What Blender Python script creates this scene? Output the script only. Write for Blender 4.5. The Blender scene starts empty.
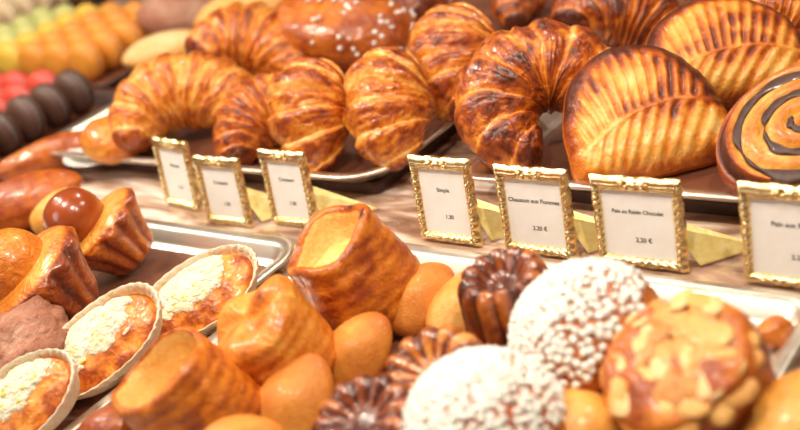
import bpy, math, random
import numpy as np
from mathutils import Vector, Matrix
random.seed(7)
SC = bpy.context.scene
COL = SC.collection
PI = math.pi

# ------------------------------------------------------------------ camera
ROLL, PITCH, F = math.radians(16), math.radians(25.5), 1111.1
U = np.array([-math.sin(ROLL)*math.cos(PITCH), math.cos(ROLL)*math.cos(PITCH), -math.sin(PITCH)])
P0 = 1.1*np.array([143/F, -42/F, 1])
D = np.array([.617, -.068, -.49]); D -= (D@U)*U; D /= np.linalg.norm(D)
B = np.array([.5745981, .4900308, .65552028])
CAM = np.array([-(P0@D), -(P0@B), -(P0@U)])
RIGHT = np.array([D[0], B[0], U[0]]); UP = np.array([D[1], B[1], U[1]]); FWD = np.array([D[2], B[2], U[2]])
def at(px, py, z=0.0):
    """point of the horizontal plane at height z seen at a place of the photograph"""
    ray = RIGHT*(px-400)/F + UP*(215-py)/F + FWD
    t = (z-CAM[2])/ray[2]
    return Vector(CAM+ray*t)
def facing(a, b, c):
    return Vector(RIGHT*a + UP*b - FWD*c).normalized()
def pose(o, loc, zdir, xdir=(1, 0, 0)):
    z = facing(*zdir); x = facing(*xdir); x = (x - z*x.dot(z)).normalized(); y = z.cross(x)
    m = Matrix((x, y, z)).transposed().to_4x4(); m.translation = loc
    o.matrix_world = m
    return o
cam = bpy.data.cameras.new('camera'); co = bpy.data.objects.new('camera', cam); COL.objects.link(co)
cam.lens = 50; cam.sensor_width = 36; cam.clip_start = .01; cam.clip_end = 50
m = Matrix((Vector(RIGHT), Vector(UP), Vector(-FWD))).transposed().to_4x4(); m.translation = Vector(CAM)
co.matrix_world = m
cam.dof.use_dof = True; cam.dof.focus_distance = 1.12; cam.dof.aperture_fstop = 3.2
SC.camera = co

# ------------------------------------------------------------------ numpy noise
def _h(i, j, k, s):
    n = (i*374761393 + j*668265263 + k*2147483647 + s*974634777) & 0xffffffff
    n = ((n ^ (n >> 13))*1274126177) & 0xffffffff
    n = ((n ^ (n >> 16))*2246822519) & 0xffffffff
    return ((n ^ (n >> 15)) & 0xffff)/65535.0
def vnoise(P, seed=0):
    I = np.floor(P).astype(np.int64); f = P-I; f = f*f*(3-2*f)
    r = 0
    for a in (0, 1):
        for b in (0, 1):
            for c in (0, 1):
                w = (f[..., 0] if a else 1-f[..., 0])*(f[..., 1] if b else 1-f[..., 1])*(f[..., 2] if c else 1-f[..., 2])
                r = r+w*_h(I[..., 0]+a, I[..., 1]+b, I[..., 2]+c, seed)
    return r*2-1
def fbm(P, sc, octv=3, seed=0):
    r = 0; a = 1; n = 0
    for o in range(octv):
        r = r+a*vnoise(P*sc*(2**o)+17.3*o+seed*3.1, seed+o); n += a; a *= .5
    return r/n
def sm(x, a, b):
    t = np.clip((x-a)/(b-a), 0, 1); return t*t*(3-2*t)

# ------------------------------------------------------------------ mesh builder
class MB:
    def __init__(s): s.v = []; s.f = []; s.b = []; s.n = 0
    def grid(s, P, Bk=None, wu=False, wv=True, cap0=False, cap1=False, flip=False):
        nu, nv = P.shape[:2]
        if Bk is None: Bk = np.zeros((nu, nv))
        Bk = np.broadcast_to(Bk, (nu, nv))
        base = s.n
        s.v += P.reshape(-1, 3).tolist(); s.b += Bk.reshape(-1).tolist(); s.n += nu*nv
        F_ = []
        for i in range(nu if wu else nu-1):
            i2 = (i+1) % nu
            for j in range(nv if wv else nv-1):
                j2 = (j+1) % nv
                q = (base+i*nv+j, base+i*nv+j2, base+i2*nv+j2, base+i2*nv+j)
                F_.append(q[::-1] if flip else q)
        for on, i, rev in ((cap0, 0, False), (cap1, nu-1, True)):
            if on:
                s.v.append(P[i].mean(0).tolist()); s.b.append(float(Bk[i].mean())); c = s.n; s.n += 1
                for j in range(nv):
                    j2 = (j+1) % nv
                    t = (c, base+i*nv+j2, base+i*nv+j)
                    if rev: t = t[::-1]
                    F_.append(t[::-1] if flip else t)
        s.f += F_
        return s
    def raw(s, V, Fc, b=0.0):
        base = s.n; s.v += [list(map(float, p)) for p in V]
        s.b += [b]*len(V); s.n += len(V); s.f += [tuple(base+i for i in f) for f in Fc]
        return s
    def box(s, x0, x1, y0, y1, z0, z1, b=0.0):
        V = [(x, y, z) for z in (z0, z1) for y in (y0, y1) for x in (x0, x1)]
        return s.raw(V, [(0, 2, 3, 1), (4, 5, 7, 6), (0, 1, 5, 4), (2, 6, 7, 3), (0, 4, 6, 2), (1, 3, 7, 5)], b)
    def mesh(s, name, mat, smooth=True):
        me = bpy.data.meshes.new(name); me.from_pydata(s.v, [], s.f); me.materials.append(mat)
        at_ = me.attributes.new('bake', 'FLOAT', 'POINT'); at_.data.foreach_set('value', s.b)
        if smooth: me.polygons.foreach_set('use_smooth', [True]*len(me.polygons))
        me.update(); return me
    def obj(s, name, mat, parent=None, smooth=True):
        o = bpy.data.objects.new(name, s.mesh(name, mat, smooth)); COL.objects.link(o)
        if parent: o.parent = parent
        return o
def tag(o, label, cat, group=None):
    o['label'] = label; o['category'] = cat
    if group: o['group'] = group
    elif 'group' in o: del o['group']
    return o
def thing(name): 
    o = bpy.data.objects.new(name, None); o.empty_display_size = .02; COL.objects.link(o); return o
def copy_tree(o, parent=None):
    c = o.copy(); COL.objects.link(c)
    if parent: c.parent = parent
    for ch in list(o.children): copy_tree(ch, c)
    return c
def revolve(prof, nv, mod=None):
    """prof: list of (r,z); returns P, phi and v"""
    p = np.array(prof, float)
    ph = np.linspace(0, 2*PI, nv, endpoint=False)
    R = np.repeat(p[:, :1], nv, 1); Z = np.repeat(p[:, 1:2], nv, 1); PH = np.repeat(ph[None], len(p), 0)
    if mod: R, Z = mod(R, Z, PH)
    return np.stack([R*np.cos(PH), R*np.sin(PH), Z], -1), PH
def smooth_prof(pts, n):
    """Catmull-Rom resample of a profile"""
    p = np.array(pts, float); k = len(p); out = []
    q = np.vstack([2*p[0]-p[1], p, 2*p[-1]-p[-2]])
    seg = np.linspace(0, k-1-1e-6, n)
    for t in seg:
        i = int(t); f = t-i; a, b, c, d = q[i], q[i+1], q[i+2], q[i+3]
        out.append(.5*((2*b)+(c-a)*f+(2*a-5*b+4*c-d)*f*f+(3*b-a-3*c+d)*f**3))
    return np.array(out)

# ------------------------------------------------------------------ materials
def new_mat(name):
    m = bpy.data.materials.new(name); m.use_nodes = True
    nt = m.node_tree; return m, nt, nt.nodes['Principled BSDF']
def N(nt, t, **kw):
    n = nt.nodes.new(t)
    for k, v in kw.items(): setattr(n, k, v)
    return n
def ramp(nt, stops):
    r = N(nt, 'ShaderNodeValToRGB'); e = r.color_ramp.elements
    while len(e) < len(stops): e.new(.5)
    for el, (p, c) in zip(e, stops): el.position = p; el.color = (*c, 1)
    return r
CRUST = [(0, (.90, .60, .22)), (.22, (.86, .40, .070)), (.45, (.70, .20, .014)), (.7, (.36, .060, .005)), (1, (.085, .014, .004))]
def baked(name, stops=CRUST, rough=.38, coat=.25, bump=.4, scale=260, jitter=.22, sss=.03, coarse=1.5):
    m, nt, p = new_mat(name); L = nt.links
    a = N(nt, 'ShaderNodeAttribute'); a.attribute_name = 'bake'
    tc = N(nt, 'ShaderNodeTexCoord')
    n1 = N(nt, 'ShaderNodeTexNoise'); n1.inputs['Scale'].default_value = scale*.22; n1.inputs['Detail'].default_value = 5
    n2 = N(nt, 'ShaderNodeTexNoise'); n2.inputs['Scale'].default_value = scale; n2.inputs['Detail'].default_value = 4
    L.new(tc.outputs['Object'], n1.inputs['Vector']); L.new(tc.outputs['Object'], n2.inputs['Vector'])
    s1 = N(nt, 'ShaderNodeMath', operation='MULTIPLY_ADD'); s1.inputs[1].default_value = jitter*2; s1.inputs[2].default_value = -jitter
    L.new(n1.outputs['Fac'], s1.inputs[0])
    ad = N(nt, 'ShaderNodeMath', operation='ADD', use_clamp=True)
    L.new(a.outputs['Fac'], ad.inputs[0]); L.new(s1.outputs[0], ad.inputs[1])
    r = ramp(nt, stops); L.new(ad.outputs[0], r.inputs[0]); L.new(r.outputs[0], p.inputs['Base Color'])
    b = N(nt, 'ShaderNodeBump'); b.inputs['Strength'].default_value = bump; b.inputs['Distance'].default_value = .0016
    n3 = N(nt, 'ShaderNodeTexNoise'); n3.inputs['Scale'].default_value = scale*.32; n3.inputs['Detail'].default_value = 3; n3.inputs['Distortion'].default_value = 1.2
    L.new(tc.outputs['Object'], n3.inputs['Vector'])
    b3 = N(nt, 'ShaderNodeBump'); b3.inputs['Strength'].default_value = min(1, bump*coarse); b3.inputs['Distance'].default_value = .004
    L.new(n3.outputs['Fac'], b3.inputs['Height']); L.new(b3.outputs[0], b.inputs['Normal'])
    L.new(n2.outputs['Fac'], b.inputs['Height']); L.new(b.outputs[0], p.inputs['Normal'])
    s2 = N(nt, 'ShaderNodeMath', operation='MULTIPLY_ADD'); s2.inputs[1].default_value = jitter*1.3; L.new(n2.outputs['Fac'], s2.inputs[0])
    s2.inputs[2].default_value = -jitter*.65+.05; a2 = N(nt, 'ShaderNodeMath', operation='ADD', use_clamp=True)
    L.new(ad.outputs[0], a2.inputs[0]); L.new(s2.outputs[0], a2.inputs[1]); L.new(a2.outputs[0], r.inputs[0])
    p.inputs['Roughness'].default_value = rough; p.inputs['Coat Weight'].default_value = coat; p.inputs['Coat Roughness'].default_value = .18
    p.inputs['Subsurface Weight'].default_value = sss; p.inputs['Subsurface Radius'].default_value = (1, .4, .15); p.inputs['Subsurface Scale'].default_value = .006
    return m
M = {}
M['puff'] = baked('puff_pastry', rough=.40, coat=.25, bump=.45, coarse=.9, scale=300)
M['glazed'] = baked('glazed_pastry', rough=.34, coat=.45, bump=.6, scale=220, jitter=.25)
M['sponge'] = baked('sponge_cake', [(0, (.9, .58, .18)), (.3, (.80, .31, .045)), (.6, (.60, .15, .016)), (1, (.26, .045, .008))], rough=.5, coat=.12, bump=.5, scale=600, jitter=.13, coarse=.35)
M['canele'] = baked('caramelised_crust', [(0, (.85, .48, .13)), (.3, (.62, .20, .03)), (.55, (.27, .055, .010)), (.8, (.10, .018, .007)), (1, (.035, .008, .004))], rough=.28, coat=.8, bump=.4, scale=200)
M['custard'] = baked('custard', [(0, (.92, .66, .2)), (1, (.7, .3, .05))], rough=.45, coat=.2)
M['nut'] = baked('almond', [(0, (.92, .70, .38)), (.5, (.86, .46, .13)), (1, (.58, .19, .03))], rough=.45, coat=.2)
M['paper'] = baked('dusted_shortcrust', [(0, (.93, .84, .68)), (.5, (.87, .64, .36)), (1, (.62, .3, .09))], rough=.7, coat=0, bump=.5, scale=400)
M['powder'] = baked('icing_sugar', [(0, (.93, .88, .74)), (.6, (.9, .76, .45)), (1, (.8, .5, .2))], rough=.85, coat=0, bump=.9, scale=500, jitter=.3)
M['pink'] = baked('dusted_brown_crust', [(0, (.66, .42, .32)), (.5, (.40, .16, .09)), (1, (.15, .04, .02))], rough=.7, coat=0.05, bump=.6, scale=300)
def plain(name, c, rough=.5, metal=0, coat=0, spec=.5):
    m, nt, p = new_mat(name); p.inputs['Base Color'].default_value = (*c, 1); p.inputs['Roughness'].default_value = rough
    p.inputs['Metallic'].default_value = metal; p.inputs['Coat Weight'].default_value = coat; p.inputs['Specular IOR Level'].default_value = spec
    return m
def noisy(name, c1, c2, scale, rough=.5, metal=0, coat=0, bump=0, dist=.001, stretch=(1, 1, 1), detail=4, lo=.35, hi=.65, sss=0):
    m, nt, p = new_mat(name); L = nt.links
    tc = N(nt, 'ShaderNodeTexCoord'); mp = N(nt, 'ShaderNodeMapping'); mp.inputs['Scale'].default_value = stretch
    n = N(nt, 'ShaderNodeTexNoise'); n.inputs['Scale'].default_value = scale; n.inputs['Detail'].default_value = detail
    L.new(tc.outputs['Object'], mp.inputs[0]); L.new(mp.outputs[0], n.inputs['Vector'])
    r = ramp(nt, [(lo, c1), (hi, c2)]); L.new(n.outputs['Fac'], r.inputs[0]); L.new(r.outputs[0], p.inputs['Base Color'])
    p.inputs['Roughness'].default_value = rough; p.inputs['Metallic'].default_value = metal; p.inputs['Coat Weight'].default_value = coat
    if sss: p.inputs['Subsurface Weight'].default_value = sss; p.inputs['Subsurface Scale'].default_value = .003
    if bump:
        b = N(nt, 'ShaderNodeBump'); b.inputs['Strength'].default_value = bump; b.inputs['Distance'].default_value = dist
        L.new(n.outputs['Fac'], b.inputs['Height']); L.new(b.outputs[0], p.inputs['Normal'])
    return m
M['sugar'] = noisy('pearl_sugar', (.90, .87, .80), (.95, .92, .86), 300, rough=.35, sss=.2)
M['gold'] = noisy('gilded_metal', (.86, .62, .24), (1, .87, .52), 260, rough=.27, metal=1, bump=.5, dist=.0008)
M['foil'] = noisy('gold_foil', (.86, .66, .22), (.95, .80, .36), 120, rough=.42, metal=.55, bump=.5, dist=.001)
M['card'] = noisy('white_card', (.90, .87, .82), (.94, .92, .88), 60, rough=.55)
M['ink'] = plain('grey_ink', (.10, .09, .085), .7)
M['choc'] = noisy('chocolate', (.035, .009, .006), (.08, .02, .010), 160, rough=.45, coat=.15, bump=.5)
M['steel'] = noisy('brushed_steel', (.76, .67, .57), (.88, .81, .72), 9, rough=.36, metal=1, bump=.15, dist=.002, stretch=(1, 8, 1))
M['liner'] = noisy('brown_baking_paper', (.13, .042, .022), (.24, .085, .045), 14, rough=.4, coat=.3, bump=.3, dist=.003)
M['riser'] = noisy('dark_tray_and_gap_shade', (.045, .020, .015), (.09, .04, .028), 20, rough=.45, stretch=(1, 10, 1))  # dark trays far left, and the shade gap painted beneath the back trays
M['wall'] = noisy('brown_panel', (.10, .045, .03), (.17, .08, .055), 3, rough=.5, stretch=(1, 1, 3))
# the polished counter: warm brown marble, whitish reflections painted in as pale streaks
m, nt, p = new_mat('marble_painted_reflections'); L = nt.links
tc = N(nt, 'ShaderNodeTexCoord'); mp = N(nt, 'ShaderNodeMapping'); mp.inputs['Rotation'].default_value = (0, 0, .9); mp.inputs['Scale'].default_value = (1, 4.5, 1)
n = N(nt, 'ShaderNodeTexNoise'); n.inputs['Scale'].default_value = 6; n.inputs['Detail'].default_value = 6; n.inputs['Distortion'].default_value = 1.4
L.new(tc.outputs['Object'], mp.inputs[0]); L.new(mp.outputs[0], n.inputs['Vector'])
r = ramp(nt, [(.36, (.22, .12, .08)), (.47, (.42, .26, .18)), (.56, (.66, .48, .37)), (.68, (.92, .82, .74))])
L.new(n.outputs['Fac'], r.inputs[0]); L.new(r.outputs[0], p.inputs['Base Color'])
n2 = N(nt, 'ShaderNodeTexNoise'); n2.inputs['Scale'].default_value = 13; n2.inputs['Detail'].default_value = 2; L.new(mp.outputs[0], n2.inputs['Vector'])
b = N(nt, 'ShaderNodeBump'); b.inputs['Strength'].default_value = .35; b.inputs['Distance'].default_value = .006
L.new(n2.outputs['Fac'], b.inputs['Height']); L.new(b.outputs[0], p.inputs['Normal'])
p.inputs['Roughness'].default_value = .16; p.inputs['Coat Weight'].default_value = .5; p.inputs['Coat Roughness'].default_value = .05
M['marble'] = m

# ------------------------------------------------------------------ setting
def structure(o): o['kind'] = 'structure'; return o
mb = MB(); mb.box(-3.6, 1.6, -1.1, 1.35, -.04, 0)
o = mb.obj('countertop', M['marble'], smooth=False); o['label'] = 'polished brown marble counter with whitish reflections painted as streaks, under all the trays and cards'; o['category'] = 'counter'
mb = MB(); mb.box(-3.6, 1.6, 1.35, 1.38, -.04, 1.2)
o = mb.obj('wall_back', M['wall'], smooth=False); structure(o)

def rrect(x0, x1, y0, y1, r, n=10):
    pts = []
    for cx, cy, a0 in ((x1-r, y1-r, 0), (x0+r, y1-r, PI/2), (x0+r, y0+r, PI), (x1-r, y0+r, 1.5*PI)):
        for i in range(n+1):
            a = a0+PI/2*i/n; pts.append((cx+r*math.cos(a), cy+r*math.sin(a)))
    return pts
def tray(x0, x1, y0, y1, z, label, name='serving_tray', r=.05, liner=True, mat='steel'):
    """shallow metal tray: rolled lip, sloping side, flat bottom; outer lip at the given rectangle"""
    prof = [(.0, .017), (-.001, .0200), (.003, .0215), (.010, .0205), (.016, .018), (.022, .006), (.028, .0025), (.04, .002)]
    back = [(.04, .0), (.026, .0005), (.020, .004), (.014, .016), (.006, .0165)]
    rings = []
    for off, h in prof+back:
        rings.append([(x, y, z+h) for x, y in rrect(x0+off, x1-off, y0+off, y1-off, max(r-off, .012))])
    k = len(prof)
    P = np.array(rings)
    mb = MB()
    mb.grid(np.concatenate([P, P[:1]], 0), None, wv=True, flip=True)
    # floor of the tray, top and underside
    for i, fl in ((k-1, False), (k, True)):
        Q = P[i]; c = Q.mean(0); mb.raw([c]+Q.tolist(), [((0, 1+j, 1+(j+1) % len(Q)) if not fl else (0, 1+(j+1) % len(Q), 1+j)) for j in range(len(Q))])
    root = thing(name); root.location = ((x0+x1)/2, (y0+y1)/2, z)
    o = mb.obj('tray_body', M[mat], None); o.parent = root; o.matrix_parent_inverse = Matrix.Translation(-root.location)
    if liner:
        Q = [(x, y, z+.0026) for x, y in rrect(x0+.034, x1-.034, y0+.034, y1-.034, .015)]; Q2 = [(x, y, h+.0006) for x, y, h in Q]
        c1, c2 = np.mean(Q, 0), np.mean(Q2, 0)
        lb = MB().grid(np.array([Q, Q2]), None, wv=True, cap0=True, cap1=True)
        o = lb.obj('paper_liner', M['liner'], root, smooth=False); o.matrix_parent_inverse = Matrix.Translation(-root.location)
    tag(root, label, 'tray')
    return root
def riser(x0, x1, y0, y1, z1, label):  # added board, its dark colour stands in for shadow under the tray rim
    mb = MB()
    P = []
    for off, h in ((.0, 0.0005), (0, z1-.004), (.001, z1-.001), (.004, z1-.0003)):
        P.append([(x, y, h) for x, y in rrect(x0+off, x1-off, y0+off, y1-off, .012, 5)])
    mb.grid(np.array(P), None, wv=True, cap0=True, cap1=True)
    # faces of the wall of the grid point outwards
    o = mb.obj('shade_gap_board', M['riser'], smooth=False); tag(o, label, 'board'); return o
riser(-.93, -.275, .085, .80, .016, 'added dark board in place of the shade under the left croissant tray')
riser(-.12, .62, .108, .80, .016, 'added dark board in place of the shade under the turnover tray at right')
tray(-.95, -.245, .056, .82, .0162, 'metal tray holding croissants behind the three small left price cards', r=.07)
tray(-.15, .64, .080, .82, .0162, 'metal tray holding croissants and apple turnovers behind the right price cards', r=.03)
tray(-.98, -.262, -.50, -.055, .0005, 'metal tray with dusted oval tarts and brioches at lower left', r=.045)
tray(-.240, .292, -.50, -.036, .0005, 'metal tray crowded with sugared buns, caneles and madeleines in front', r=.035)
tray(.312, .80, -.50, -.036, .0005, 'metal tray at the right edge holding one pale yellow bun', r=.035)

# ------------------------------------------------------------------ price cards
def gold_frame(w, h, seed):
    """ornate moulding swept round the card: mitred, flaring corners, leafy relief"""
    sides = [((-w/2, h), (w/2, h), .0125), ((w/2, h), (w/2, 0), .0080), ((w/2, 0), (-w/2, 0), .0088), ((-w/2, 0), (-w/2, h), .0080)]
    mb = MB()
    inner = [(-w/2+.0080, h-.0125), (w/2-.0080, h-.0125), (w/2-.0080, .0088), (-w/2+.0080, .0088)]
    corners = [(-w/2-.0025, h+.0018), (w/2+.0015, h+.001), (w/2+.003, -.0018), (-w/2, 0)]
    nL, nW = 70, 9
    for k in range(4):
        A, Bq = np.array(corners[k]), np.array(corners[(k+1) % 4]); a, b_ = np.array(inner[k]), np.array(inner[(k+1) % 4])
        P = np.zeros((nL, nW, 3))
        for i in range(nL):
            t = i/(nL-1); o_ = A+(Bq-A)*t; q = a+(b_-a)*t
            mid = 1-abs(2*t-1)
            wob = .0007*math.sin(t*PI*(9 if k % 2 else 7)) * (1 if 0 < t < 1 else 0)
            d = (o_-q)/np.linalg.norm(o_-q)
            for j in range(nW):
                v = j/(nW-1); pt = q+(o_-q)*v + d*wob*v
                hgt = .0016+.0040*math.sin(PI*min(1, v*1.02))**.6
                if k == 0:   # ribbed ends, scrolled centre
                    rib = .0009*math.sin(v*PI*6) if mid < .62 else .0011*math.sin(t*PI*16)*math.sin(v*PI*3)
                else:
                    rib = .0010*math.sin(t*PI*(22 if k != 2 else 18)+v*5)*math.sin(PI*v)
                P[i, j] = (pt[0], -hgt-rib, pt[1])
        mb.grid(P, None, wv=False, flip=True)
        # outer and inner edge walls and the back
        Wl = np.stack([P[:, -1], P[:, -1]*np.array([1, 0, 1])+np.array([0, .0015, 0])], 1); mb.grid(Wl, None, wv=False, flip=True)
        Wi = np.stack([P[:, 0]*np.array([1, 0, 1])+np.array([0, .0015, 0]), P[:, 0]], 1); mb.grid(Wi, None, wv=False, flip=True)
        Wb = np.stack([P[:, -1]*np.array([1, 0, 1])+np.array([0, .0015, 0]), P[:, 0]*np.array([1, 0, 1])+np.array([0, .0015, 0])], 1); mb.grid(Wb, None, wv=False, flip=True)
    # applied scrolls and beads at the middle of each side
    def ball(c, rx, rz, ry=.0016, rot=0):
        th = np.linspace(0.05, PI-.05, 7)[:, None]; ph = np.linspace(0, 2*PI, 10, endpoint=False)[None]
        X = rx*np.sin(th)*np.cos(ph); Z = rz*np.sin(th)*np.sin(ph); Y = -ry*np.cos(th)+0*ph
        c_, s_ = math.cos(rot), math.sin(rot)
        mb.grid(np.stack([c[0]+X*c_-Z*s_, -.0052+Y, c[1]+X*s_+Z*c_], -1), None, wv=True, cap0=True, cap1=True)
    yt = h-.006
    for sx in (-1, 1):
        ball((sx*.004, yt+.001), .0026, .0016, rot=sx*.6); ball((sx*.008, yt-.001), .0026, .0014, rot=-sx*.5)
        ball((sx*.012, yt+.0015), .0024, .0013, rot=sx*.5); ball((sx*.016, yt), .0016, .0012)
        for zz in np.linspace(.2*h, .82*h, 7): ball((sx*(w/2-.004), zz), .0021, .0013, rot=sx*.8)
        for xx in (.006, .013, .020, .027): ball((sx*xx, .0045), .0024, .0014, rot=sx*.5)
    ball((0, yt), .0022, .0028); ball((0, .005), .0026, .0022)
    return mb
def text_mesh(body, size, mat):
    cu = bpy.data.curves.new('printing', 'FONT'); cu.body = body; cu.size = size; cu.align_x = 'CENTER'; cu.align_y = 'CENTER'; cu.extrude = .00006; cu.offset = .00010
    o = bpy.data.objects.new('tmp', cu); COL.objects.link(o)
    dg = bpy.context.evaluated_depsgraph_get(); me = bpy.data.meshes.new_from_object(o.evaluated_get(dg))
    bpy.data.objects.remove(o); me.materials.clear(); me.materials.append(mat); me.name = 'printing'
    return me
def price_card(x, y, w, h, rz, lean, word, price, label, wsz=.0056, foot=False, gold=None):
    root = thing('price_card')
    root.location = (x, y, .0025); root.rotation_euler = (-lean, 0, rz)
    gold_frame(w, h, 1).obj('frame', M['gold'], root)
    mb = MB(); mb.box(-w/2+.006, w/2-.006, -.0012, .0008, .006, h-.008)
    mb.obj('card', M['card'], root, smooth=False)
    for nm, body, sz, dx, dz in (('printed_name', word, wsz, 0, h*.62), ('printed_price', price, .0062, w*.05, h*.30)):
        o = bpy.data.objects.new(nm, text_mesh(body, sz, M['ink'])); COL.objects.link(o); o.parent = root
        o.location = (dx, -.0014, dz); o.rotation_euler = (PI/2, 0, 0)
    # folded strut behind, reaching back to the counter
    c, s = math.cos(lean), math.sin(lean)
    def lw(px, py, pz):  # card-free world-ish coordinates to the leaning frame
        return (px, py*c - pz*s, py*s + pz*c)
    V = []
    for dz in (0, .0012):
        for q in ((-.004, .012, h*.62), (w*.30, .012, h*.42), (w/2+.010, .008, .001), (w/2+.052, .050, .001)):
            V.append(lw(q[0], q[1], q[2]+dz))
    mb = MB().raw(V, [(3, 2, 1, 0), (4, 5, 6, 7), (0, 1, 5, 4), (1, 2, 6, 5), (2, 3, 7, 6), (3, 0, 4, 7)])
    mb.obj('easel_strut', M['foil'], root, smooth=False)
    tag(root, label, 'price card', 'price cards in a row on the counter')
    return root
cards = [
 (-.548, .010, .072, .090, -.10, 'Brioche', '1.10', 'gold framed price card farthest left in the row, most blurred'),
 (-.437, -.014, .074, .084, .02, 'Croissant', '1.20', 'gold framed price card second from the left, overlapping the farthest one'),
 (-.338, .000, .070, .090, .0, 'Croissant', '1.20', 'gold framed price card third from left, alone above the rolled pastry'),
 (-.115, .005, .074, .092, .0, 'Simple', '1.30', 'gold framed price card reading Simple, fourth from the left'),
 (-.004, .003, .079, .089, .0, 'Chausson aux Pommes', '2.20 €', 'gold framed price card in front of the big glazed croissant'),
 (.107, .003, .086, .086, .02, 'Pain au Raisin Chocolat', '2.20 €', 'gold framed price card in front of the apple turnover'),
 (.252, .000, .090, .090, .0, 'Pain aux Raisins', '2.20 €', 'gold framed price card cut off by the right edge'),
]
for (x, y, w, h, rz, wd, pr, lb) in cards:
    price_card(x, y, w, h, rz, math.radians(9), wd, pr, lb, wsz=.0062 if len(wd) < 20 else .0054)

# ------------------------------------------------------------------ pastry shapes
def croissant_mb(span=1.9, Rc=.05, r0=.036, seed=1, steps=5, flat=.9, lo=.30, hi=.85, tip=.28, nu=230, nv=84, twist=.0):
    t = np.linspace(-1, 1, nu)[:, None]; ph = np.linspace(0, 2*PI, nv, endpoint=False)[None]
    s = np.abs(t)+0*ph; T = t+0*ph; PH = ph+0*t
    base = np.stack([T*3, np.cos(PH), np.sin(PH)], -1)
    wig = .045*np.sin(PH+seed)+.03*fbm(base, 1.3, 2, seed)
    sp = np.clip(s+wig*np.sign(T)+.02, 0, 1.2)
    k = (sp**.9)*steps+.5; f = k-np.floor(k)
    first = (np.floor(k) == 0)
    f = np.where(first, .5+f*.5, f)
    bul = np.sin(PI*f**.65)
    r = r0*(tip+(1-tip)*(1-s**2)**.72)
    cap = np.sqrt(np.clip(1-np.clip((s-.92)/.08, 0, 1)**2, 0.0004, 1)); r = r*cap
    r = r*(1+.15*(bul-.5)*(1-.4*s)+.05*fbm(base, 2.5, 3, seed+5))
    nb = fbm(base, 2.0, 3, seed+9); vis = sm(fbm(base, 1.6, 2, seed+19), -.35, .25)
    stri = np.sin(2*PI*(f*4+1.3*nb))*vis
    r = r*(1+.011*stri+.02*fbm(base, 7, 3, seed+4))
    th = T*span/2; Rr = Rc*(1+.04*np.sin(T*5+seed))
    out = r*np.cos(PH); zz = r*np.sin(PH)*flat+twist*T
    X = (Rr+out)*np.sin(th); Y = (Rr+out)*np.cos(th); Z = zz
    P = np.stack([X, Y-Rc*.6, Z], -1)
    P = P+ .0009*fbm(P, 160, 2, seed)[..., None]
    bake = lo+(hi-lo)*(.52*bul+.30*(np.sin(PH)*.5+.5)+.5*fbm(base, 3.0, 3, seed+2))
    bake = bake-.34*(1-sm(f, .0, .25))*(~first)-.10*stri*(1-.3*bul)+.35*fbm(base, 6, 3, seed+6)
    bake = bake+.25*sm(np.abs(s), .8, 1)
    return MB().grid(P, np.clip(bake, 0, 1), wv=True, cap0=True, cap1=True)

def turnover_mb(W=.085, Hh=.145, th=.026, seed=1, vein=.40):
    """half-moon puff with a scored leaf pattern; straight side on y=0, rounded side towards +y"""
    nr, na = 110, 260
    rho = np.linspace(0, 1, nr)[:, None]; an = np.linspace(0, 2*PI, na, endpoint=False)[None]
    # outline: superellipse upper half, flattened lower half, star-shaped about c
    ca, sa = np.cos(an), np.sin(an)
    c = np.array([0, Hh*.26])
    up = 1/((np.abs(ca)/W)**2.15+(np.abs(sa)/(Hh*.74))**2.15)**(1/2.15)
    dn = 1/((np.abs(ca)/W)**4.2+(np.abs(sa)/(Hh*.26))**4.2)**(1/4.2)
    R = np.where(sa > 0, up, dn)
    R = R*(1+.012*np.sin(an*3+seed)+.006*np.sin(an*11+seed))
    def xy(rho): return c[0]+rho*R*ca, c[1]+rho*R*sa
    X, Y = xy(rho)
    x, y = X/W, Y/Hh
    v = vein+.10*x-.16*x*x
    P3 = np.stack([X*20, Y*20, 0*X+seed], -1); nz = 1.6*fbm(P3, 1.4, 4, seed)
    fan = np.arctan2(x+.15, y+.75)*2*PI*11+.9*nz
    low = (x*.9+(v-y)*.95)*2*PI*6.0+.9*nz+1
    ph = np.where(y > v, fan, low)
    cut = np.cos(ph)                       # 1 on the ridge, -1 in the cut
    e = np.abs(y-v)
    rim = sm(rho, .78, .93)
    amp = (1-rim)*sm(e, .0, .05)
    dome = np.clip(1-rho**2.6, 0, 1)**.62
    z = th*dome+.006*(1-rho**6)
    z = z+.0012*amp*np.sign(cut)*np.abs(cut)**.8*sm(dome, 0, .4)+.0018*np.exp(-(e/.022)**2)*(1-rim)
    z = z+.0012*nz*dome+.0011*rim*np.sin(an*26+3*nz)*(rho < .995)
    # rounded thick layered edge
    edge = []; eb = []
    for k, (dr, dz) in enumerate(((1.012, -.002), (1.018, -.004), (1.012, -.006), (1.022, -.008), (1.014, -.011), (1.0, -.013), (.9, -.0145), (.5, -.016))):
        ex, ey = xy(np.array([[dr]])); edge.append(np.stack([ex[0], ey[0], np.full(na, dz)+.0*ex[0]], -1)); eb.append(np.full(na, .75 if k % 2 else .4))
    P = np.concatenate([np.stack([X, Y, z], -1)[1:], np.array(edge)], 0)
    bake = .31+.24*nz-.12*amp*cut*(1+1.2*nz)+.60*sm(rho, .76, .97)*(.45+.55*sm(y, .1, .6))+.12*sm(y, .5, .95)
    bake = bake-.14*np.exp(-(e/.03)**2)*(1-rim)+.18*sm(.5*nz, .12, .3)
    Bk = np.concatenate([np.clip(bake, 0, 1)[1:], np.array(eb)], 0)
    return MB().grid(P, Bk, wv=True, cap0=True, cap1=True)

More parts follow.
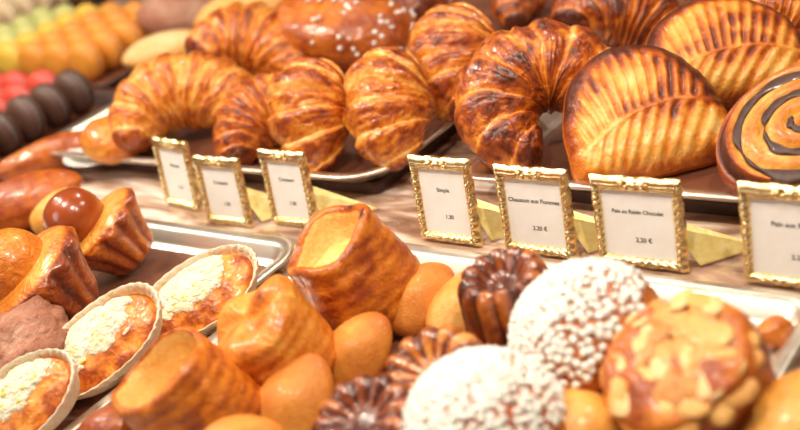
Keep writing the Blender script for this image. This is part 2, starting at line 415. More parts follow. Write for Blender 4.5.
def swirl(R=.068, T=.042, turns=2.6, seed=1):
    """coiled roll: dough disc with a raised coil and a separate chocolate ribbon in the groove"""
    nr, na = 120, 200
    rho = np.linspace(0.01, 1, nr)[:, None]; an = np.linspace(0, 2*PI, na, endpoint=False)[None]
    Rn = R*(1+.03*np.sin(an*2+seed)); X = rho*Rn*np.cos(an); Y = rho*Rn*np.sin(an)*.78
    ph = rho*turns-an/(2*PI); f = ph-np.floor(ph)
    nz = fbm(np.stack([X*30, Y*30, 0*X], -1), 1, 3, seed)
    z = T*.5+.006*np.sin(PI*f)*sm(rho, 1, .9)+.008*(1-rho)-.011*sm(rho, .9, 1)+.0012*nz
    side = []; sb = []
    for k, (s_, zz) in enumerate(((1.03, .3), (1.05, .1), (1.05, -.2), (1.02, -.4), (.95, -.5), (.4, -.5))):
        side.append(np.stack([(R*s_*(1+.03*np.sin(an*2+seed))*np.cos(an))[0], (R*s_*(1+.03*np.sin(an*2+seed))*np.sin(an)*.78)[0], np.full(na, T*zz)], -1)); sb.append(np.full(na, .62+.1*(k % 2)))
    bake = .15+.3*nz+.32*np.sin(PI*f)**2*.8+.55*sm(rho, .84, .98)
    P = np.concatenate([np.stack([X, Y, z+0*X], -1), np.array(side)], 0)
    root_mb = MB().grid(P, np.clip(np.concatenate([bake+0*X, np.array(sb)], 0), 0, 1), wv=True, cap0=True, cap1=True)
    # ribbon
    n = 260; u = np.linspace(.12, 1, n); a = u*turns*2*PI; rr = u*R*1.0
    c = np.stack([rr*np.cos(a), rr*np.sin(a)*.78, T*.5+.008*(1-u)+.0015-.010*sm(u, .88, 1)], -1)
    ring = np.linspace(0, 2*PI, 12, endpoint=False)
    wd = (.0050+.0022*np.sin(u*37)+.0020*np.sin(u*91)+.0012*np.sin(u*203))*(1+.7*sm(u, .75, .95))
    dirr = np.stack([np.cos(a), np.sin(a), 0*a], -1)
    Pr = c[:, None]+dirr[:, None]*(wd[:, None]*np.cos(ring))[..., None]+np.array([0, 0, 1])*(.0028*np.sin(ring))[None, :, None]
    return root_mb, MB().grid(Pr, None, wv=True, cap0=True, cap1=True)

def cup_mb(r0=.052, r1=.046, h=.085, seed=1, sq=.12, depth=.6, wall=.010, closed=False, lo=.3, hi=.7):
    top = h
    if not closed:
        prof = [(.001, 0), (r0*.6, 0), (r0*.92, .001), (r0*1.0, .008), (r0*1.01, h*.3), ((r0+r1)/2*1.02, h*.6), (r1*1.04, h*.86), (r1*1.02, h*.96), (r1-.003, h), (r1-wall*.8, h*.985), (r1-wall, h*.93), (r1-wall*1.25, h*(1-depth*.6)), (r1-wall*1.9, h*(1-depth)), (.010, h*(1-depth)+.004), (.001, h*(1-depth)+.006)]
    else:
        prof = [(.001, 0), (r0*.6, 0), (r0*.92, .001), (r0*1.0, .008), (r0*1.02, h*.3), ((r0+r1)/2*1.03, h*.6), (r1*1.05, h*.82), (r1*1.0, h*.93), (r1*.88, h*1.0), (r1*.7, h*1.03), (r1*.4, h*1.035), (.001, h*1.03)]
    pr = smooth_prof(prof, 130)
    def mod(R, Z, PH):
        P = np.stack([np.cos(PH)*2, np.sin(PH)*2, Z*30], -1); n_ = fbm(P, .9, 3, seed)
        R = R*(1+sq*.5*np.cos(4*PH+.6*seed)*(.4+.6*Z/h)+.04*n_)
        lay = np.sin(Z/h*2*PI*5+PH*1.0+2.2*n_)
        R = R*(1+.006*lay+.016*fbm(P, 4, 3, seed+8))
        Z = Z+(.006*np.sin(PH+seed)+.004*np.sin(3*PH+seed*2)+.003*n_)*sm(Z, h*.3, h)*(sm(R, 0, .03) if closed else 1)
        return R, Z
    P, PH = revolve(pr, 170, mod)
    Z = P[..., 2]; n_ = fbm(P, 35, 3, seed+3); n2 = fbm(np.stack([np.cos(PH)*2, np.sin(PH)*2, Z*60], -1), 1.4, 3, seed+4)
    k = np.arange(130)[:, None]/129
    if closed:
        # a folded crease across the top
        cr = np.exp(-((P[..., 1]+.012*np.sin(P[..., 0]*60))/.004)**2)*sm(Z, h*.75, h)
        P[..., 2] -= .006*cr
        bake = lo+(hi-lo)*(.35+.5*n_+.25*n2)-.15*cr+.25*sm(.5+n_, .75, 1.0)
    else:
        inside = sm(k, .66, .72)
        bake = lo+(hi-lo)*(.5+.5*n_+.35*n2)
        bake = bake*(1-inside)+inside*(-.22+.25*sm(k, .85, 1)+.15*n_)
        bake = bake+.45*np.exp(-((k-.60)/.03)**2)*sm(n2+.3*np.sin(PH*2+seed), .15, .5)
    bake = bake+.07*np.sin(Z/h*2*PI*7+PH+3*n2)*(k < .55)
    return MB().grid(P, np.clip(bake, -.4, 1), wv=True, cap0=True, cap1=True)
def lump_mb(rx, ry, rz, seed=1, amp=.06, lo=.3, hi=.7, freq=1.2, exp=2.0, nu=70, nv=110, top=0.0):
    """rounded dough body"""
    th = np.linspace(.02, PI-.02, nu)[:, None]; ph = np.linspace(0, 2*PI, nv, endpoint=False)[None]
    e = 2/exp
    sg = lambda a: np.sign(a)*np.abs(a)**e
    D3 = np.stack([sg(np.sin(th))*sg(np.cos(ph)), sg(np.sin(th))*sg(np.sin(ph)), sg(np.cos(th))+0*ph], -1)
    n_ = fbm(D3, freq, 3, seed); f_ = 1+amp*n_
    P = D3*f_[..., None]*np.array([rx, ry, rz])
    bake = lo+(hi-lo)*(.5+.8*n_)+top*D3[..., 2]
    return MB().grid(P, np.clip(bake, 0, 1), wv=True, cap0=True, cap1=True, flip=True)
def madeleine_mb(seed=1, L=.043, W=.028, H=.017, lo=.2, hi=.55):
    nu, nv = 90, 120
    th = np.linspace(.02, PI-.02, nu)[:, None]; ph = np.linspace(0, 2*PI, nv, endpoint=False)[None]
    ct, st = np.cos(th), np.sin(th)
    x = ct+0*ph                                     # along the length
    w = st*(1-.16*x)                                # one end narrower, like a shell
    Y = w*np.cos(ph); Z = w*np.sin(ph)
    n_ = fbm(np.stack([x*1.5, Y*1.5, Z*1.5], -1), 1, 3, seed)
    top = sm(Z, -.1, .2)
    hump = .42*np.exp(-((x/.45)**2+(Y/.55)**2))
    rib = .045*np.cos(np.arctan2(Y, x+1.5)*26)*(1-top)
    P = np.stack([x*L*(1+.02*n_), Y*W*(1+.03*n_), (Z*(1+.04*n_)+hump*top+rib*np.sign(Z)*w)*H], -1)
    bake = lo+(hi-lo)*(.45+.6*n_+.4*(1-sm(w, .3, .8)))+.3*(1-top)-.08*hump
    return MB().grid(P, np.clip(bake, 0, 1), wv=True, cap0=True, cap1=True)
def canele_mb(r=.031, h=.062, seed=1, nfl=12, lo=.45, hi=.95):
    pr = smooth_prof([(.001, 0), (r*.8, 0), (r*1.03, .002), (r*1.03, h*.12), (r*.97, h*.4), (r*.90, h*.75), (r*.86, h*.90), (r*.78, h*.985), (r*.66, h*1.01), (r*.50, h*.97), (r*.34, h*.88), (r*.15, h*.84), (.001, h*.83)], 90)
    def mod(R, Z, PH):
        k = np.arange(90)[:, None]/89
        a = .085*sm(k, .12, .2)*(1-.7*sm(k, .8, .95))
        fl = np.abs(np.cos(PH*nfl/2))**.8*2-1
        n_ = fbm(np.stack([np.cos(PH)*2, np.sin(PH)*2, Z*30], -1), 1, 3, seed)
        return R*(1+a*fl+.03*n_), Z+.0022*fl*sm(k, .6, .68)*(1-sm(k, .8, .9))
    P, PH = revolve(pr, 168, mod)
    fl = np.abs(np.cos(PH*nfl/2))**.8*2-1; n_ = fbm(P, 40, 3, seed+2); k = np.arange(90)[:, None]/89
    bake = lo+(hi-lo)*(.55-.30*fl+.7*n_)+.1*sm(k, .8, .95)
    return MB().grid(P, np.clip(bake, 0, 1), wv=True, cap0=True, cap1=True)

_ico = None
def ico():
    global _ico
    if _ico is None:
        import bmesh
        bm = bmesh.new(); bmesh.ops.create_icosphere(bm, subdivisions=2, radius=1)
        _ico = (np.array([v.co[:] for v in bm.verts]), [tuple(v.index for v in f.verts) for f in bm.faces]); bm.free()
    return _ico
def sugar_mb(rx, ry, rz, n, seed, gr=.0028, reach=.45, axis=(0, 0, 1), fade=.45):
    """pearl sugar grains sitting on an ellipsoid, dense round the axis and thinning out"""
    rnd = np.random.RandomState(seed); V, Fc = ico(); mb = MB(); pts = []
    ax = np.array(axis, float); ax /= np.linalg.norm(ax); tries = 0
    while len(pts) < n and tries < n*40:
        tries += 1
        d = rnd.normal(size=3); d /= np.linalg.norm(d); c = d@ax
        if c < reach-fade*rnd.rand()**2: continue
        p = d*np.array([rx, ry, rz])
        if any(np.sum((p-q)**2) < (gr*(1.15 if c > .75 else 1.5))**2 for q in pts[-900:]): continue
        pts.append(p)
        s_ = gr*(.7+.5*rnd.rand(3)); jit = 1+.14*rnd.normal(size=(len(V), 1))
        mb.raw(V*jit*s_+p*(1+.25*gr/rx), Fc)
    return mb

def place(root, px, py, z, zd, xd=(1, 0, 0)):
    return pose(root, at(px, py, z), zd, xd)

# ------------------------------------------------------------------ upper right tray: croissants, turnovers, swirl
def one(name, mb, mat, label, cat, group=None):
    o = mb.obj(name, mat); tag(o, label, cat, group); return o
def croissant(px, py, z, zd, xd, label, mat='glazed', **kw):
    o = one('croissant', croissant_mb(**kw), M[mat], label, 'croissant', 'croissants on the back trays')
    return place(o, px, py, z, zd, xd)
croissant(537, 86, .080, (-.12, .34, .93), (1, .42, 0), 'large glazed brown croissant standing as an arch behind the fifth price card',
          span=5.2, Rc=.056, r0=.051, seed=3, steps=5, lo=.30, hi=.90, tip=.40)
def turnover(px, py, z, zd, xd, label, **kw):
    o = one('apple_turnover', turnover_mb(**kw), M['puff'], label, 'turnover', 'apple turnovers on the right tray')
    return place(o, px, py, z, zd, xd)
turnover(660, 174, .036, (-.14, .36, .92), (1, .22, 0), 'golden half-moon apple turnover with scored leaf lines, front one', W=.084, Hh=.152, th=.026, seed=2)
turnover(735, 104, .062, (-.05, .42, .90), (1, .02, 0), 'half-moon apple turnover with darker brown edge behind the front one', W=.092, Hh=.140, th=.028, seed=6, vein=.36)
sw = thing('chocolate_swirl'); a_, b_ = swirl(R=.078, seed=2, turns=3.1)
a_.obj('dough', M['puff'], sw); b_.obj('chocolate_filling', M['choc'], sw)
place(sw, 802, 132, .065, (-.30, .42, .85), (.85, .6, 0)); tag(sw, 'coiled pastry with dark chocolate swirl at the right edge', 'swirl pastry')
croissant(622, 26, .080, (.1, .6, .8), (1, -.15, 0), 'brown croissant behind the big arched one, between it and rear turnover', span=2.4, Rc=.08, r0=.052, seed=8, lo=.35, hi=.95)
croissant(785, 26, .095, (0, .6, .8), (.9, -.5, 0), 'golden croissant in the top right corner', span=1.8, Rc=.08, r0=.045, seed=9, lo=.25, hi=.75)
croissant(536, 4, .06, (0, .6, .8), (.5, .9, 0), 'dark croissant half hidden at the top, right of the upright plump one', span=1.8, Rc=.07, r0=.035, seed=10, lo=.35, hi=.95)
croissant(690, -22, .07, (0, .6, .8), (1, .1, 0), 'croissant cut off by the top edge above the rear turnover', span=1.8, Rc=.08, r0=.04, seed=22, lo=.3, hi=.8)

# ------------------------------------------------------------------ upper left tray
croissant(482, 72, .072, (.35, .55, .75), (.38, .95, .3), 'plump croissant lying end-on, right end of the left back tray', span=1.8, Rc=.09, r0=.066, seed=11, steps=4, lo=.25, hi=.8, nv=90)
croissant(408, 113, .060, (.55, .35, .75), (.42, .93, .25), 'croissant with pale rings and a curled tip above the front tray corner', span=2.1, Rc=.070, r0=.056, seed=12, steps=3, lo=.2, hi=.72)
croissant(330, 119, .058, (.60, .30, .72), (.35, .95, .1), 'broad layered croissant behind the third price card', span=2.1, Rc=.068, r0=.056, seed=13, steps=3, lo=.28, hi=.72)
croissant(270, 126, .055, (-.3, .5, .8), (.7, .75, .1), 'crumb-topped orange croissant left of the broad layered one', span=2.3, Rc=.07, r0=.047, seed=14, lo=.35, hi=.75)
def crumbs(parent, rx, n, seed, gr=.003, reach=.2): 
    o = sugar_mb(rx, rx, rx, n, seed, gr, reach).obj('pearl_sugar', M['sugar'], parent); o['kind'] = 'stuff'; return o
def bun(name, px, py, z, zd, xd, label, cat, rx, ry, rz, mat='glazed', group=None, **kw):
    o = one(name, lump_mb(rx, ry, rz, **kw), M[mat], label, cat, group); return place(o, px, py, z, zd, xd)
s1 = bun('sugared_bun', 345, 28, .065, (0, .7, .7), (1, -.2, 0), 'orange bun dotted with pearl sugar behind the layered croissants', 'bun', .115, .075, .055, seed=4, amp=.16, lo=.35, hi=.75)
o = sugar_mb(.116, .076, .056, 70, 5, .0036, .55, (.5, -.1, .8)).obj('pearl_sugar', M['sugar'], s1); o['kind'] = 'stuff'
bun('brioche_bun', 412, 14, .06, (0, .7, .7), (.6, .8, 0), 'dark shiny brown bun at the top beside the plump croissant', 'bun', .085, .045, .05, seed=5, amp=.2, lo=.6, hi=.95)
croissant(250, 58, .065, (0, .6, .8), (.9, -.45, 0), 'blurred orange croissant behind the crumb-topped one', span=2.6, Rc=.088, r0=.058, seed=15, lo=.2, hi=.7)
croissant(186, 108, .066, (-.1, .45, .88), (1, .15, 0), 'shiny orange croissant above the two leftmost price cards', span=3.3, Rc=.080, r0=.055, seed=16, lo=.12, hi=.6)
bun('iced_bun', 164, 50, .055, (-.1, .7, .7), (.9, .42, 0), 'pale-topped long bun behind the shiny orange croissant', 'bun', .080, .038, .030, mat='nut', seed=6, amp=.08, lo=.3, hi=.7, top=-.35)
bun('iced_bun', 247, 14, .06, (0, .7, .7), (.8, .6, 0), 'pale tan bun at the top left of the croissant tray', 'bun', .10, .055, .045, mat='nut', seed=7, amp=.08, lo=.5, hi=.8, top=-.2)
bun('dusted_bun', 180, 14, .06, (0, .7, .7), (1, .3, 0), 'greyish pink dusted bun at the top, left of the pale tan bun', 'bun', .085, .06, .05, mat='pink', seed=8, amp=.10, lo=.15, hi=.6)
bun('round_roll', 112, 140, .045, (0, .7, .7), (1, .3, 0), 'small orange roll by the left end of the croissant tray', 'roll', .045, .040, .032, seed=9, amp=.10, lo=.2, hi=.55)
mb = MB()
P, PH = revolve([(.001, .001), (.045, .001), (.062, .006), (.078, .012), (.080, .013), (.078, .0145), (.062, .008), (.044, .0035), (.001, .003)], 60)
o = mb.grid(P, None, wv=True).obj('saucer', plain('white_china', (.85, .82, .78), .2, coat=.4)); q = at(118, 150, .0163+.0025); o.location = q + Vector((0, 0, .0003))
tag(o, 'white plate under the small orange roll', 'plate')
o.location.z = .0190

# ------------------------------------------------------------------ lower left tray
def tart(px, py, z, zd, xd, label, seed, s=1.0, proto=[None]):
    root = thing('oval_tart')
    L, W = .070*s, .043*s
    prof = smooth_prof([(.001, -.010), (.75, -.010), (.86, -.006), (1.0, .010), (1.035, .016), (1.02, .018), (.97, .0155), (.90, .008), (.80, .004), (.001, .003)], 60)
    ph = np.linspace(0, 2*PI, 150, endpoint=False)[None]
    R = prof[:, :1]; Z = prof[:, 1:2]+0*ph
    sc_ = 1+.010*np.cos(ph*34)*sm(Z, 0, .012)+.025*np.sin(ph*2+seed)
    X = R*L*np.sign(np.cos(ph))*np.abs(np.cos(ph))**.92*sc_; Y = R*W*np.sin(ph)*sc_
    Z = Z*.95+.0015*np.sin(ph*3+seed)*sm(Z, 0, .01)
    P = np.stack([X, Y, Z], -1); n_ = fbm(P, 60, 3, seed)
    MB().grid(P, np.clip(.12+.35*n_+.3*sm(np.arange(60)[:, None]/59., .62, .8), 0, 1), wv=True, cap0=True, cap1=True).obj('crust', M['paper'], root)
    def top(dz, off, sc2, nr=50, na=110, mask=False):
        rho = np.linspace(.01, 1, nr)[:, None]; an = np.linspace(0, 2*PI, na, endpoint=False)[None]
        X = rho*L*sc2*np.cos(an)+off[0]; Y = rho*W*sc2*np.sin(an)+off[1]
        z = .010+.009*(1-rho**2.2)+0*an
        n1 = fbm(np.stack([X, Y, 0*X], -1), 90, 3, seed+1)
        z = z+.0028*n1
        if mask:
            mk = sm(n1*.6+.85*(1-rho)+.55*(Y/W)-.35*(X/L)*0, .1, .4)
            z = z-.003+.0055*mk+.0014*fbm(np.stack([X, Y, 0*X], -1), 260, 2, seed)
        return np.stack([X, Y, z-.010*sm(rho, .93, 1)*(1 if mask else .6)], -1), n1
    P, n1 = top(0, (0, 0), .93); MB().grid(P, np.clip(.45+.5*n1, 0, 1), wv=True, cap0=True).obj('filling', M['puff'], root)
    P, n1 = top(0, (-.001, .0045), .84, mask=True); MB().grid(P, np.clip(.15+.5*n1, 0, 1), wv=True, cap0=True).obj('sugar_dusting', M['powder'], root)
    rnd = random.Random(seed); V, Fc = ico()
    for k in range(7):
        a = rnd.uniform(0, 6.28); rr = rnd.uniform(.1, .6)
        c = np.array([rr*L*math.cos(a)*.9-.004, rr*W*math.sin(a)*.8+.005, .0215-.009*rr**2])
        MB().raw(V*np.array([.0034, .0024, .0014])+c, Fc).obj('lemon_peel', M['peel'], root)
    place(root, px, py, z, zd, xd); tag(root, label, 'tart', 'oval tarts on the lower left tray')
    return root
M['peel'] = noisy('candied_peel', (.75, .60, .07), (.80, .72, .25), 200, rough=.3, coat=.4)
tart(108, 347, .036, (-.36, .42, .83), (.72, .66, .1), 'oval tart with icing sugar and pale fluted crust, middle of three', 1, 1.0)
tart(204, 300, .032, (-.34, .46, .82), (.80, .58, .1), 'oval tart whitest with icing sugar, nearest the tray corner', 2, .97)
tart(26, 408, .040, (-.36, .42, .83), (.72, .62, .1), 'oval tart cut off by the lower left corner of the picture', 3, .92)

def brioche(px, py, z, zd, label, seed, s=1.0, hd=(-.012, 0, .055)):
    root = thing('topped_brioche')
    pr = smooth_prof([(.001, 0), (.018, 0), (.024, .002), (.030, .018), (.038, .034), (.043, .042), (.0445, .048), (.040, .053), (.028, .056), (.001, .058)], 70)*s
    def mod(R, Z, PH):
        k = np.arange(70)[:, None]/69; a = .06*sm(k, .15, .3)*(1-sm(k, .6, .72))
        return R*(1+a*(np.abs(np.cos(PH*6))*2-1)+.02*np.sin(PH*2+seed)), Z
    P, PH = revolve(pr, 150, mod); n_ = fbm(P, 40, 3, seed)
    fl = (np.abs(np.cos(PH*6))*2-1); k = np.arange(70)[:, None]/69
    MB().grid(P, np.clip((.62 if seed == 1 else .72)+.25*n_-.14*fl*(1-sm(k, .6, .7))-.38*sm(k, .68, .78), 0, 1), wv=True, cap0=True, cap1=True).obj('base', M['glazed'], root)
    h = lump_mb(.0285*s, .0285*s, .029*s, seed=seed, amp=.03, lo=.62 if seed == 1 else .3, hi=.78 if seed == 1 else .5).obj('head', M['glazed_head' if seed == 1 else 'glazed'], root); h.location = Vector(hd)*s
    place(root, px, py, z, zd, (1, .2, 0)); tag(root, label, 'brioche'); return root
M['glazed_head'] = baked('egg_glazed_brioche', rough=.28, coat=.9, bump=.1, scale=120, jitter=.08)
brioche(137, 256, .028, (-.66, .60, .45), 'topped brioche with round shiny brown head on a fluted base, above the tarts', 1, 1.22, hd=(-.008, 0, .069))
brioche(78, 312, .030, (-.62, .62, .48), 'topped brioche lying at the left edge with its paler head cut by the frame', 5, 1.45, hd=(-.004, 0, .060))
bun('brioche_bun', 62, 214, .035, (-.2, .7, .7), (.7, .7, 0), 'small pale yellow bun just left of the topped brioche', 'bun', .042, .030, .03, mat='puff', seed=14, amp=.10, lo=.0, hi=.25)
bun('brioche_loaf', 22, 204, .045, (-.2, .7, .7), (.85, .5, 0), 'long reddish brown loaf at the left edge behind the brioches', 'loaf', .085, .040, .035, mat='puff', seed=15, amp=.12, lo=.45, hi=.7)
bun('dusted_bun', 24, 352, .055, (-.2, .7, .7), (.3, .9, 0), 'pinkish brown sugar-dusted bun between the oval tarts at left edge', 'bun', .052, .045, .040, mat='pink', seed=16, amp=.34, lo=.15, hi=.85, freq=1.7)
e1 = bun('eclair', 50, 155, .035, (-.2, .8, .6), (.85, .52, 0), 'orange glazed long pastry with shiny spots left of the counter strip', 'pastry', .085, .024, .026, seed=17, amp=.15, lo=.4, hi=.7)

# ------------------------------------------------------------------ lower right tray
def cup(px, py, z, zd, xd, label, mat='puff', fill=True, **kw):
    root = thing('puff_pastry_cup'); cup_mb(**kw).obj('pastry_shell', M[mat], root)
    if fill:
        h = kw.get('h', .085); r1 = kw.get('r1', .046); d = kw.get('depth', .6)
        o = lump_mb(r1*.62, r1*.5, .010, seed=kw['seed']+2, amp=.25, lo=.1, hi=.5, freq=1.8).obj('custard_filling', M['custard'], root)
        o.location = (0, 0, h*(1-d)+.004)
    place(root, px, py, z, zd, xd); tag(root, label, 'pastry', 'tall puff pastries on the front tray'); return root
# roots stand at the base of each pastry
cup(374, 306, .030, (-.50, .76, .42), (.8, .5, .2), 'tall puff pastry cup with yellow custard inside, just below the third price card', r0=.058, r1=.047, h=.088, seed=1, depth=.35, lo=.30, hi=.72)
cup(224, 430, .022, (-.62, .68, .38), (.7, .65, .2), 'hollow puff pastry cup open at the top, lowest of the three tall ones', r0=.050, r1=.043, h=.082, seed=5, depth=.62, lo=.30, hi=.75, wall=.006)
cup(302, 376, .025, (-.62, .70, .36), (.75, .6, .2), 'closed square puff pastry with folded top, middle of three tall ones', r0=.047, r1=.047, h=.076, seed=7, sq=.10, closed=True, fill=False, lo=.22, hi=.62)
def madeleine(px, py, z, zd, xd, label, **kw):
    o = one('madeleine', madeleine_mb(**kw), M['sponge'], label, 'madeleine', 'madeleines on the front tray'); return place(o, px, py, z, zd, xd)
madeleine(420, 298, .040, (-.15, .45, .85), (.55, .80, .1), 'orange madeleine topmost, right of the custard-filled pastry cup', seed=1, L=.041, W=.031)
madeleine(357, 352, .045, (-.2, .35, .9), (.52, .80, 0), 'orange madeleine in the middle between puff pastries and caneles', seed=2, L=.040, W=.029)
madeleine(295, 403, .050, (-.2, .35, .9), (.35, .92, 0), 'orange madeleine just left of the dark canele at the bottom edge', seed=3, L=.044, W=.033)
madeleine(462, 306, .034, (-.2, .45, .85), (.42, .88, 0), 'pale yellow madeleine against the upright canele', seed=4, L=.042, W=.026, lo=.0, hi=.4)
madeleine(242, 446, .070, (-.1, .5, .85), (.9, .2, 0), 'madeleine cut off by the bottom edge beside the hollow cup', seed=5, L=.034, W=.024)
def canele(px, py, z, zd, label, **kw):
    o = one('canele', canele_mb(**kw), M['canele'], label, 'canele', 'caneles on the front tray'); return place(o, px, py, z, zd, (1, 0, 0))
canele(527, 348, .040, (-.33, .80, .50), 'dark fluted canele standing between pale madeleine and sugared bun', seed=1, r=.042, h=.084, lo=.35, hi=.85)
canele(458, 406, .040, (-.45, .62, .64), 'two-tone canele with yellow side in the middle of the tray', seed=2, r=.046, h=.058, lo=.0, hi=.9)
canele(384, 450, .040, (-.35, .66, .66), 'darkest canele at the bottom edge with shiny fluted top', seed=3, r=.044, h=.052, lo=.4, hi=.95)
def sugar_bun(px, py, z, zd, label, r, n, seed, axis, reach=.2):
    root = thing('sugared_bun'); lump_mb(r, r, r*.86, seed=seed, amp=.05, lo=.5, hi=.62).obj('bun_body', M['glazed'], root)
    o = sugar_mb(r*1.0, r*1.0, r*.87, n, seed, .0034, reach, axis).obj('pearl_sugar', M['sugar'], root); o['kind'] = 'stuff'
    place(root, px, py, z, zd, (1, 0, 0)); tag(root, label, 'sugared bun', 'buns under pearl sugar on the front tray'); return root
sugar_bun(592, 338, .058, (-.30, .62, .72), 'round bun crusted in white pearl sugar, the higher one beside the almond bun', .061, 620, 1, (-.55, .40, .70), .50)
sugar_bun(488, 430, .058, (-.10, .65, .75), 'round bun crusted in white pearl sugar, the lower one at the bottom edge', .058, 680, 2, (-.45, .3, .8), .35)
# almond bun
root = thing('almond_bun')
pr = smooth_prof([(.001, 0), (.040, 0), (.050, .004), (.054, .022), (.058, .048), (.059, .066), (.055, .076), (.045, .082), (.001, .086)], 90)
def mod(R, Z, PH):
    n_ = fbm(np.stack([np.cos(PH)*2, np.sin(PH)*2, Z*30], -1), 1.2, 3, 4); return R*(1+.07*n_+.04*np.cos(2*PH)), Z
P, PH = revolve(pr, 150, mod); n_ = fbm(P, 45, 3, 9); k = np.arange(90)[:, None]/89
P[..., 2] += .006*fbm(P, 50, 2, 3)*sm(k, .5, .7)
MB().grid(P, np.clip(.68+.3*n_-.12*sm(k, .55, .7), 0, 1), wv=True, cap0=True, cap1=True).obj('bun_body', M['puff'], root)
rnd = random.Random(3)
V, Fc = ico(); spots = []
t = 0
while len(spots) < 46 and t < 4000:
    t += 1
    a = rnd.uniform(0, 2*PI); rr = .057*math.sqrt(rnd.random())
    if any((rr*math.cos(a)-x)**2+(rr*math.sin(a)-y)**2 < .0105**2 for x, y in spots): continue
    spots.append((rr*math.cos(a), rr*math.sin(a)))
for i, (x, y) in enumerate(spots):
    rr = math.hypot(x, y); sx, sy = rnd.uniform(.011, .017), rnd.uniform(.008, .012)
    Vn = V*(1+.10*vnoise(V*1.5+i, i))[:, None]*np.array([sx, sy, .0014])
    b = float(rnd.uniform(.1, .9))
    o = MB().raw(Vn, Fc, b).obj('almond_slice', M['nut'], root)
    tilt = .12+(.9 if rr > .045 else .25)*(rr/.06)
    o.location = (x, y, .0855-.010*(rr/.06)**3-(.004 if rr > .052 else 0))
    o.rotation_euler = (rnd.uniform(-.15, .15)-tilt*y/(rr+.001)*-1*-1*-1, 0, 0)
    o.rotation_mode = 'QUATERNION'
    nrm = Vector((x/(rr+1e-4)*tilt*.6, y/(rr+1e-4)*tilt*.6, 1)).normalized()
    from mathutils import Quaternion
    o.rotation_quaternion = nrm.to_track_quat('Z', 'Y') @ Quaternion((0, 0, 1), rnd.uniform(0, 6.28))
place(root, 716, 406, .022, (-.58, .52, .62), (1, .2, 0)); root.scale = (.93,)*3; tag(root, 'large golden brown bun crusted with pale sliced almonds near the tray corner', 'almond bun')
bun('plain_bun', 574, 436, .055, (-.1, .6, .8), (1, 0, 0), 'yellow bun cut off at the bottom edge between sugared and almond buns', 'bun', .040, .034, .03, mat='puff', seed=21, amp=.08, lo=.0, hi=.35)
bun('plain_bun', 812, 430, .035, (-.1, .6, .8), (.8, .6, 0), 'pale yellow bun in the bottom right corner outside the tray', 'bun', .052, .040, .034, mat='puff', seed=22, amp=.06, lo=.0, hi=.3)
bun('plain_bun', 118, 436, .028, (-.1, .6, .8), (1, .5, 0), 'brown bun low at the bottom edge beside the hollow pastry cup', 'bun', .036, .028, .026, mat='puff', seed=23, amp=.1, lo=.5, hi=.75)
bun('plain_bun', 774, 332, .025, (-.1, .6, .8), (.8, .6, 0), 'small orange bun in the far right corner of the front tray', 'bun', .016, .012, .012, mat='puff', seed=24, amp=.1, lo=.35, hi=.6)

# ------------------------------------------------------------------ macarons far behind at the left
def macaron(cname, c):
    m1 = noisy('macaron_'+cname, tuple(x*.85 for x in c), c, 90, rough=.5, bump=.2)
    m2 = plain('macaron_cream_'+cname, tuple(min(1, x*.7+.12) for x in c), .6)
    root = thing('macaron')
    pr = [(.001, .012), (.010, .0118), (.017, .010), (.0215, .006), (.0225, .003), (.0235, .0022), (.0225, .0012), (.001, .0012)]
    for sgn in (1, -1):
        P, _ = revolve([(r_, z_*sgn*1.0+sgn*.0015) for r_, z_ in pr], 28); MB().grid(P, None, wv=True, cap0=True, cap1=True, flip=(sgn > 0)).obj('shell', m1, root)
    P, _ = revolve([(.001, -.0030), (.0205, -.0030), (.0212, 0), (.0205, .0030), (.001, .0030)], 28); MB().grid(P, None, wv=True, cap0=True, cap1=True).obj('filling', m2, root)
    return root
COLS = {'cream': (.85, .66, .42), 'pistachio': (.62, .62, .22), 'yellow': (.86, .55, .07), 'orange': (.82, .32, .04), 'brown': (.30, .12, .06), 'red': (.70, .08, .05), 'raspberry': (.42, .05, .05), 'chocolate': (.11, .05, .035)}
protos = {}
def put_macaron(cname, x, y, z, first=protos):
    if cname not in first: first[cname] = o = macaron(cname, COLS[cname])
    else: o = copy_tree(first[cname])
    o.location = (x, y, z); o.scale = (1.7,)*3
    o.rotation_euler = (PI/2+random.uniform(-.12, .12), random.uniform(-.1, .1), random.uniform(-.08, .08)+.05)
    nm = {'raspberry': 'dark red', 'chocolate': 'dark brown', 'red': 'bright red', 'cream': 'cream coloured', 'pistachio': 'pistachio green'}.get(cname, cname)
    tag(o, nm+' macaron in the blurred rows standing at the far left', 'macaron', nm+' macarons in rows'); return o
def band(x0, x1, y0, y1, pick, z=.0425, layers=1):
    nx = int((x1-x0)/.082); ny = int((y1-y0)/.052)
    for i in range(nx):
        for j in range(ny):
            x = x0+(i+.5)*.082; y = y0+(j+.5)*.052
            c = pick(i/(nx-1), j/(ny-1))
            if c: put_macaron(c, x, y, z+random.uniform(0, .001))
tray(-1.72, -1.10, .33, .70, .0005, 'blurred dark tray of yellow, orange and green macarons at far left', r=.02, mat='riser')
band(-1.67, -1.15, .37, .66, lambda u, v: ['pistachio', 'pistachio', 'yellow', 'yellow', 'orange', 'orange', 'orange'][min(6, int(u*7))])
tray(-1.58, -.98, -.06, .32, .0005, 'blurred dark tray of red macarons at the left edge', r=.02, mat='riser')
band(-1.53, -1.0, -.03, .29, lambda u, v: 'red' if .25 < v and u < .86 else ('raspberry' if u < .75 else 'chocolate'))
tray(-2.30, -1.74, .45, 1.02, .0005, 'blurred dark tray of cream coloured macarons at the top left corner', r=.02, mat='riser')
band(-2.25, -1.79, .49, .98, lambda u, v: 'cream')

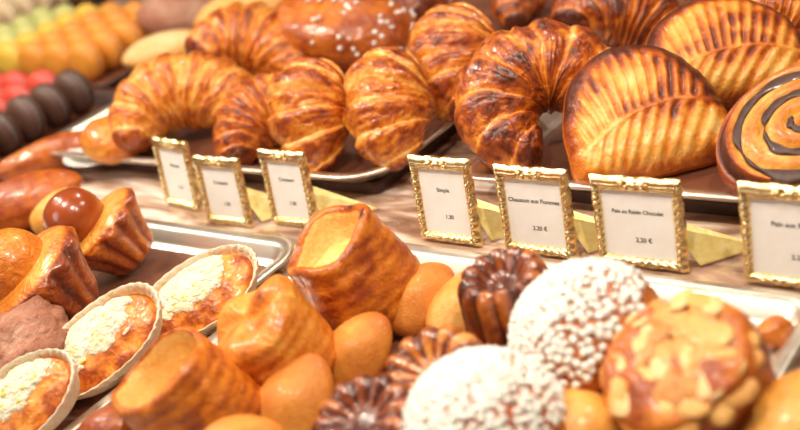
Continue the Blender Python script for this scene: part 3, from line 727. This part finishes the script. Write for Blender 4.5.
# ------------------------------------------------------------------ let the pastries rest on their trays
bpy.context.view_layer.update()
def low(o):
    z = 1e9
    if o.type == 'MESH':
        n_ = len(o.data.vertices); a = np.empty(n_*3); o.data.vertices.foreach_get('co', a)
        w_ = np.array(o.matrix_world); z = (a.reshape(-1, 3)@w_[2, :3]).min()+w_[2, 3]
    return min([z]+[low(c) for c in o.children])
for o in list(COL.objects):
    if o.parent or 'category' not in o or o['category'] not in ('croissant', 'turnover', 'swirl pastry', 'bun', 'roll', 'pastry', 'loaf', 'brioche', 'tart', 'madeleine', 'canele', 'sugared bun', 'almond bun'): continue
    x, y = o.location.x, o.location.y
    base = .0198 if (y > .06 and x > -.95) else (.0042 if -.98 < x < .32 and y < -.03 else .0005)
    if o.name.startswith('round_roll'): base = .0225
    dz = base-low(o)
    if dz < -.045: continue
    v = Vector(CAM)-o.matrix_world.translation
    o.matrix_world.translation += v*(dz/v.z)

# ------------------------------------------------------------------ light
def area(name, loc, target, size, power, col, spread=PI):
    l = bpy.data.lights.new(name, 'AREA'); l.energy = power; l.size = size; l.color = col; l.shape = 'DISK'; l.spread = spread
    o = bpy.data.objects.new(name, l); COL.objects.link(o); o.location = loc
    o.rotation_euler = (Vector(target)-Vector(loc)).to_track_quat('-Z', 'Y').to_euler(); return o
for i, (x, y, z, e) in enumerate(((-1.75, -.10, 1.2, 9), (-1.05, -.30, 1.15, 8), (-.50, -.42, 1.15, 6.5), (.12, -.36, 1.1, 6), (.55, -.20, 1.1, 5.5), (-.6, .75, 1.2, 4.5), (.4, .65, 1.2, 5))):
    area('spot_lamp_light', (x, y, z), (x-.05, y+.25 if y < 0 else y-.3, 0), .05, e, (1, .88, .72))
area('front_fill_light', (-1.0, -1.6, 1.1), (0, 0, 0), .8, 5.5, (1, .94, .86))  # added fill without a visible source, brightens the upright cards
w = bpy.data.worlds.new('world'); SC.world = w; w.use_nodes = True
w.node_tree.nodes['Background'].inputs[0].default_value = (1, .86, .72, 1); w.node_tree.nodes['Background'].inputs[1].default_value = .13
SC.view_settings.view_transform = 'Standard'; SC.view_settings.look = 'None'; SC.view_settings.gamma = 1; SC.view_settings.exposure = 0.17
SC.view_settings.use_curve_mapping = False
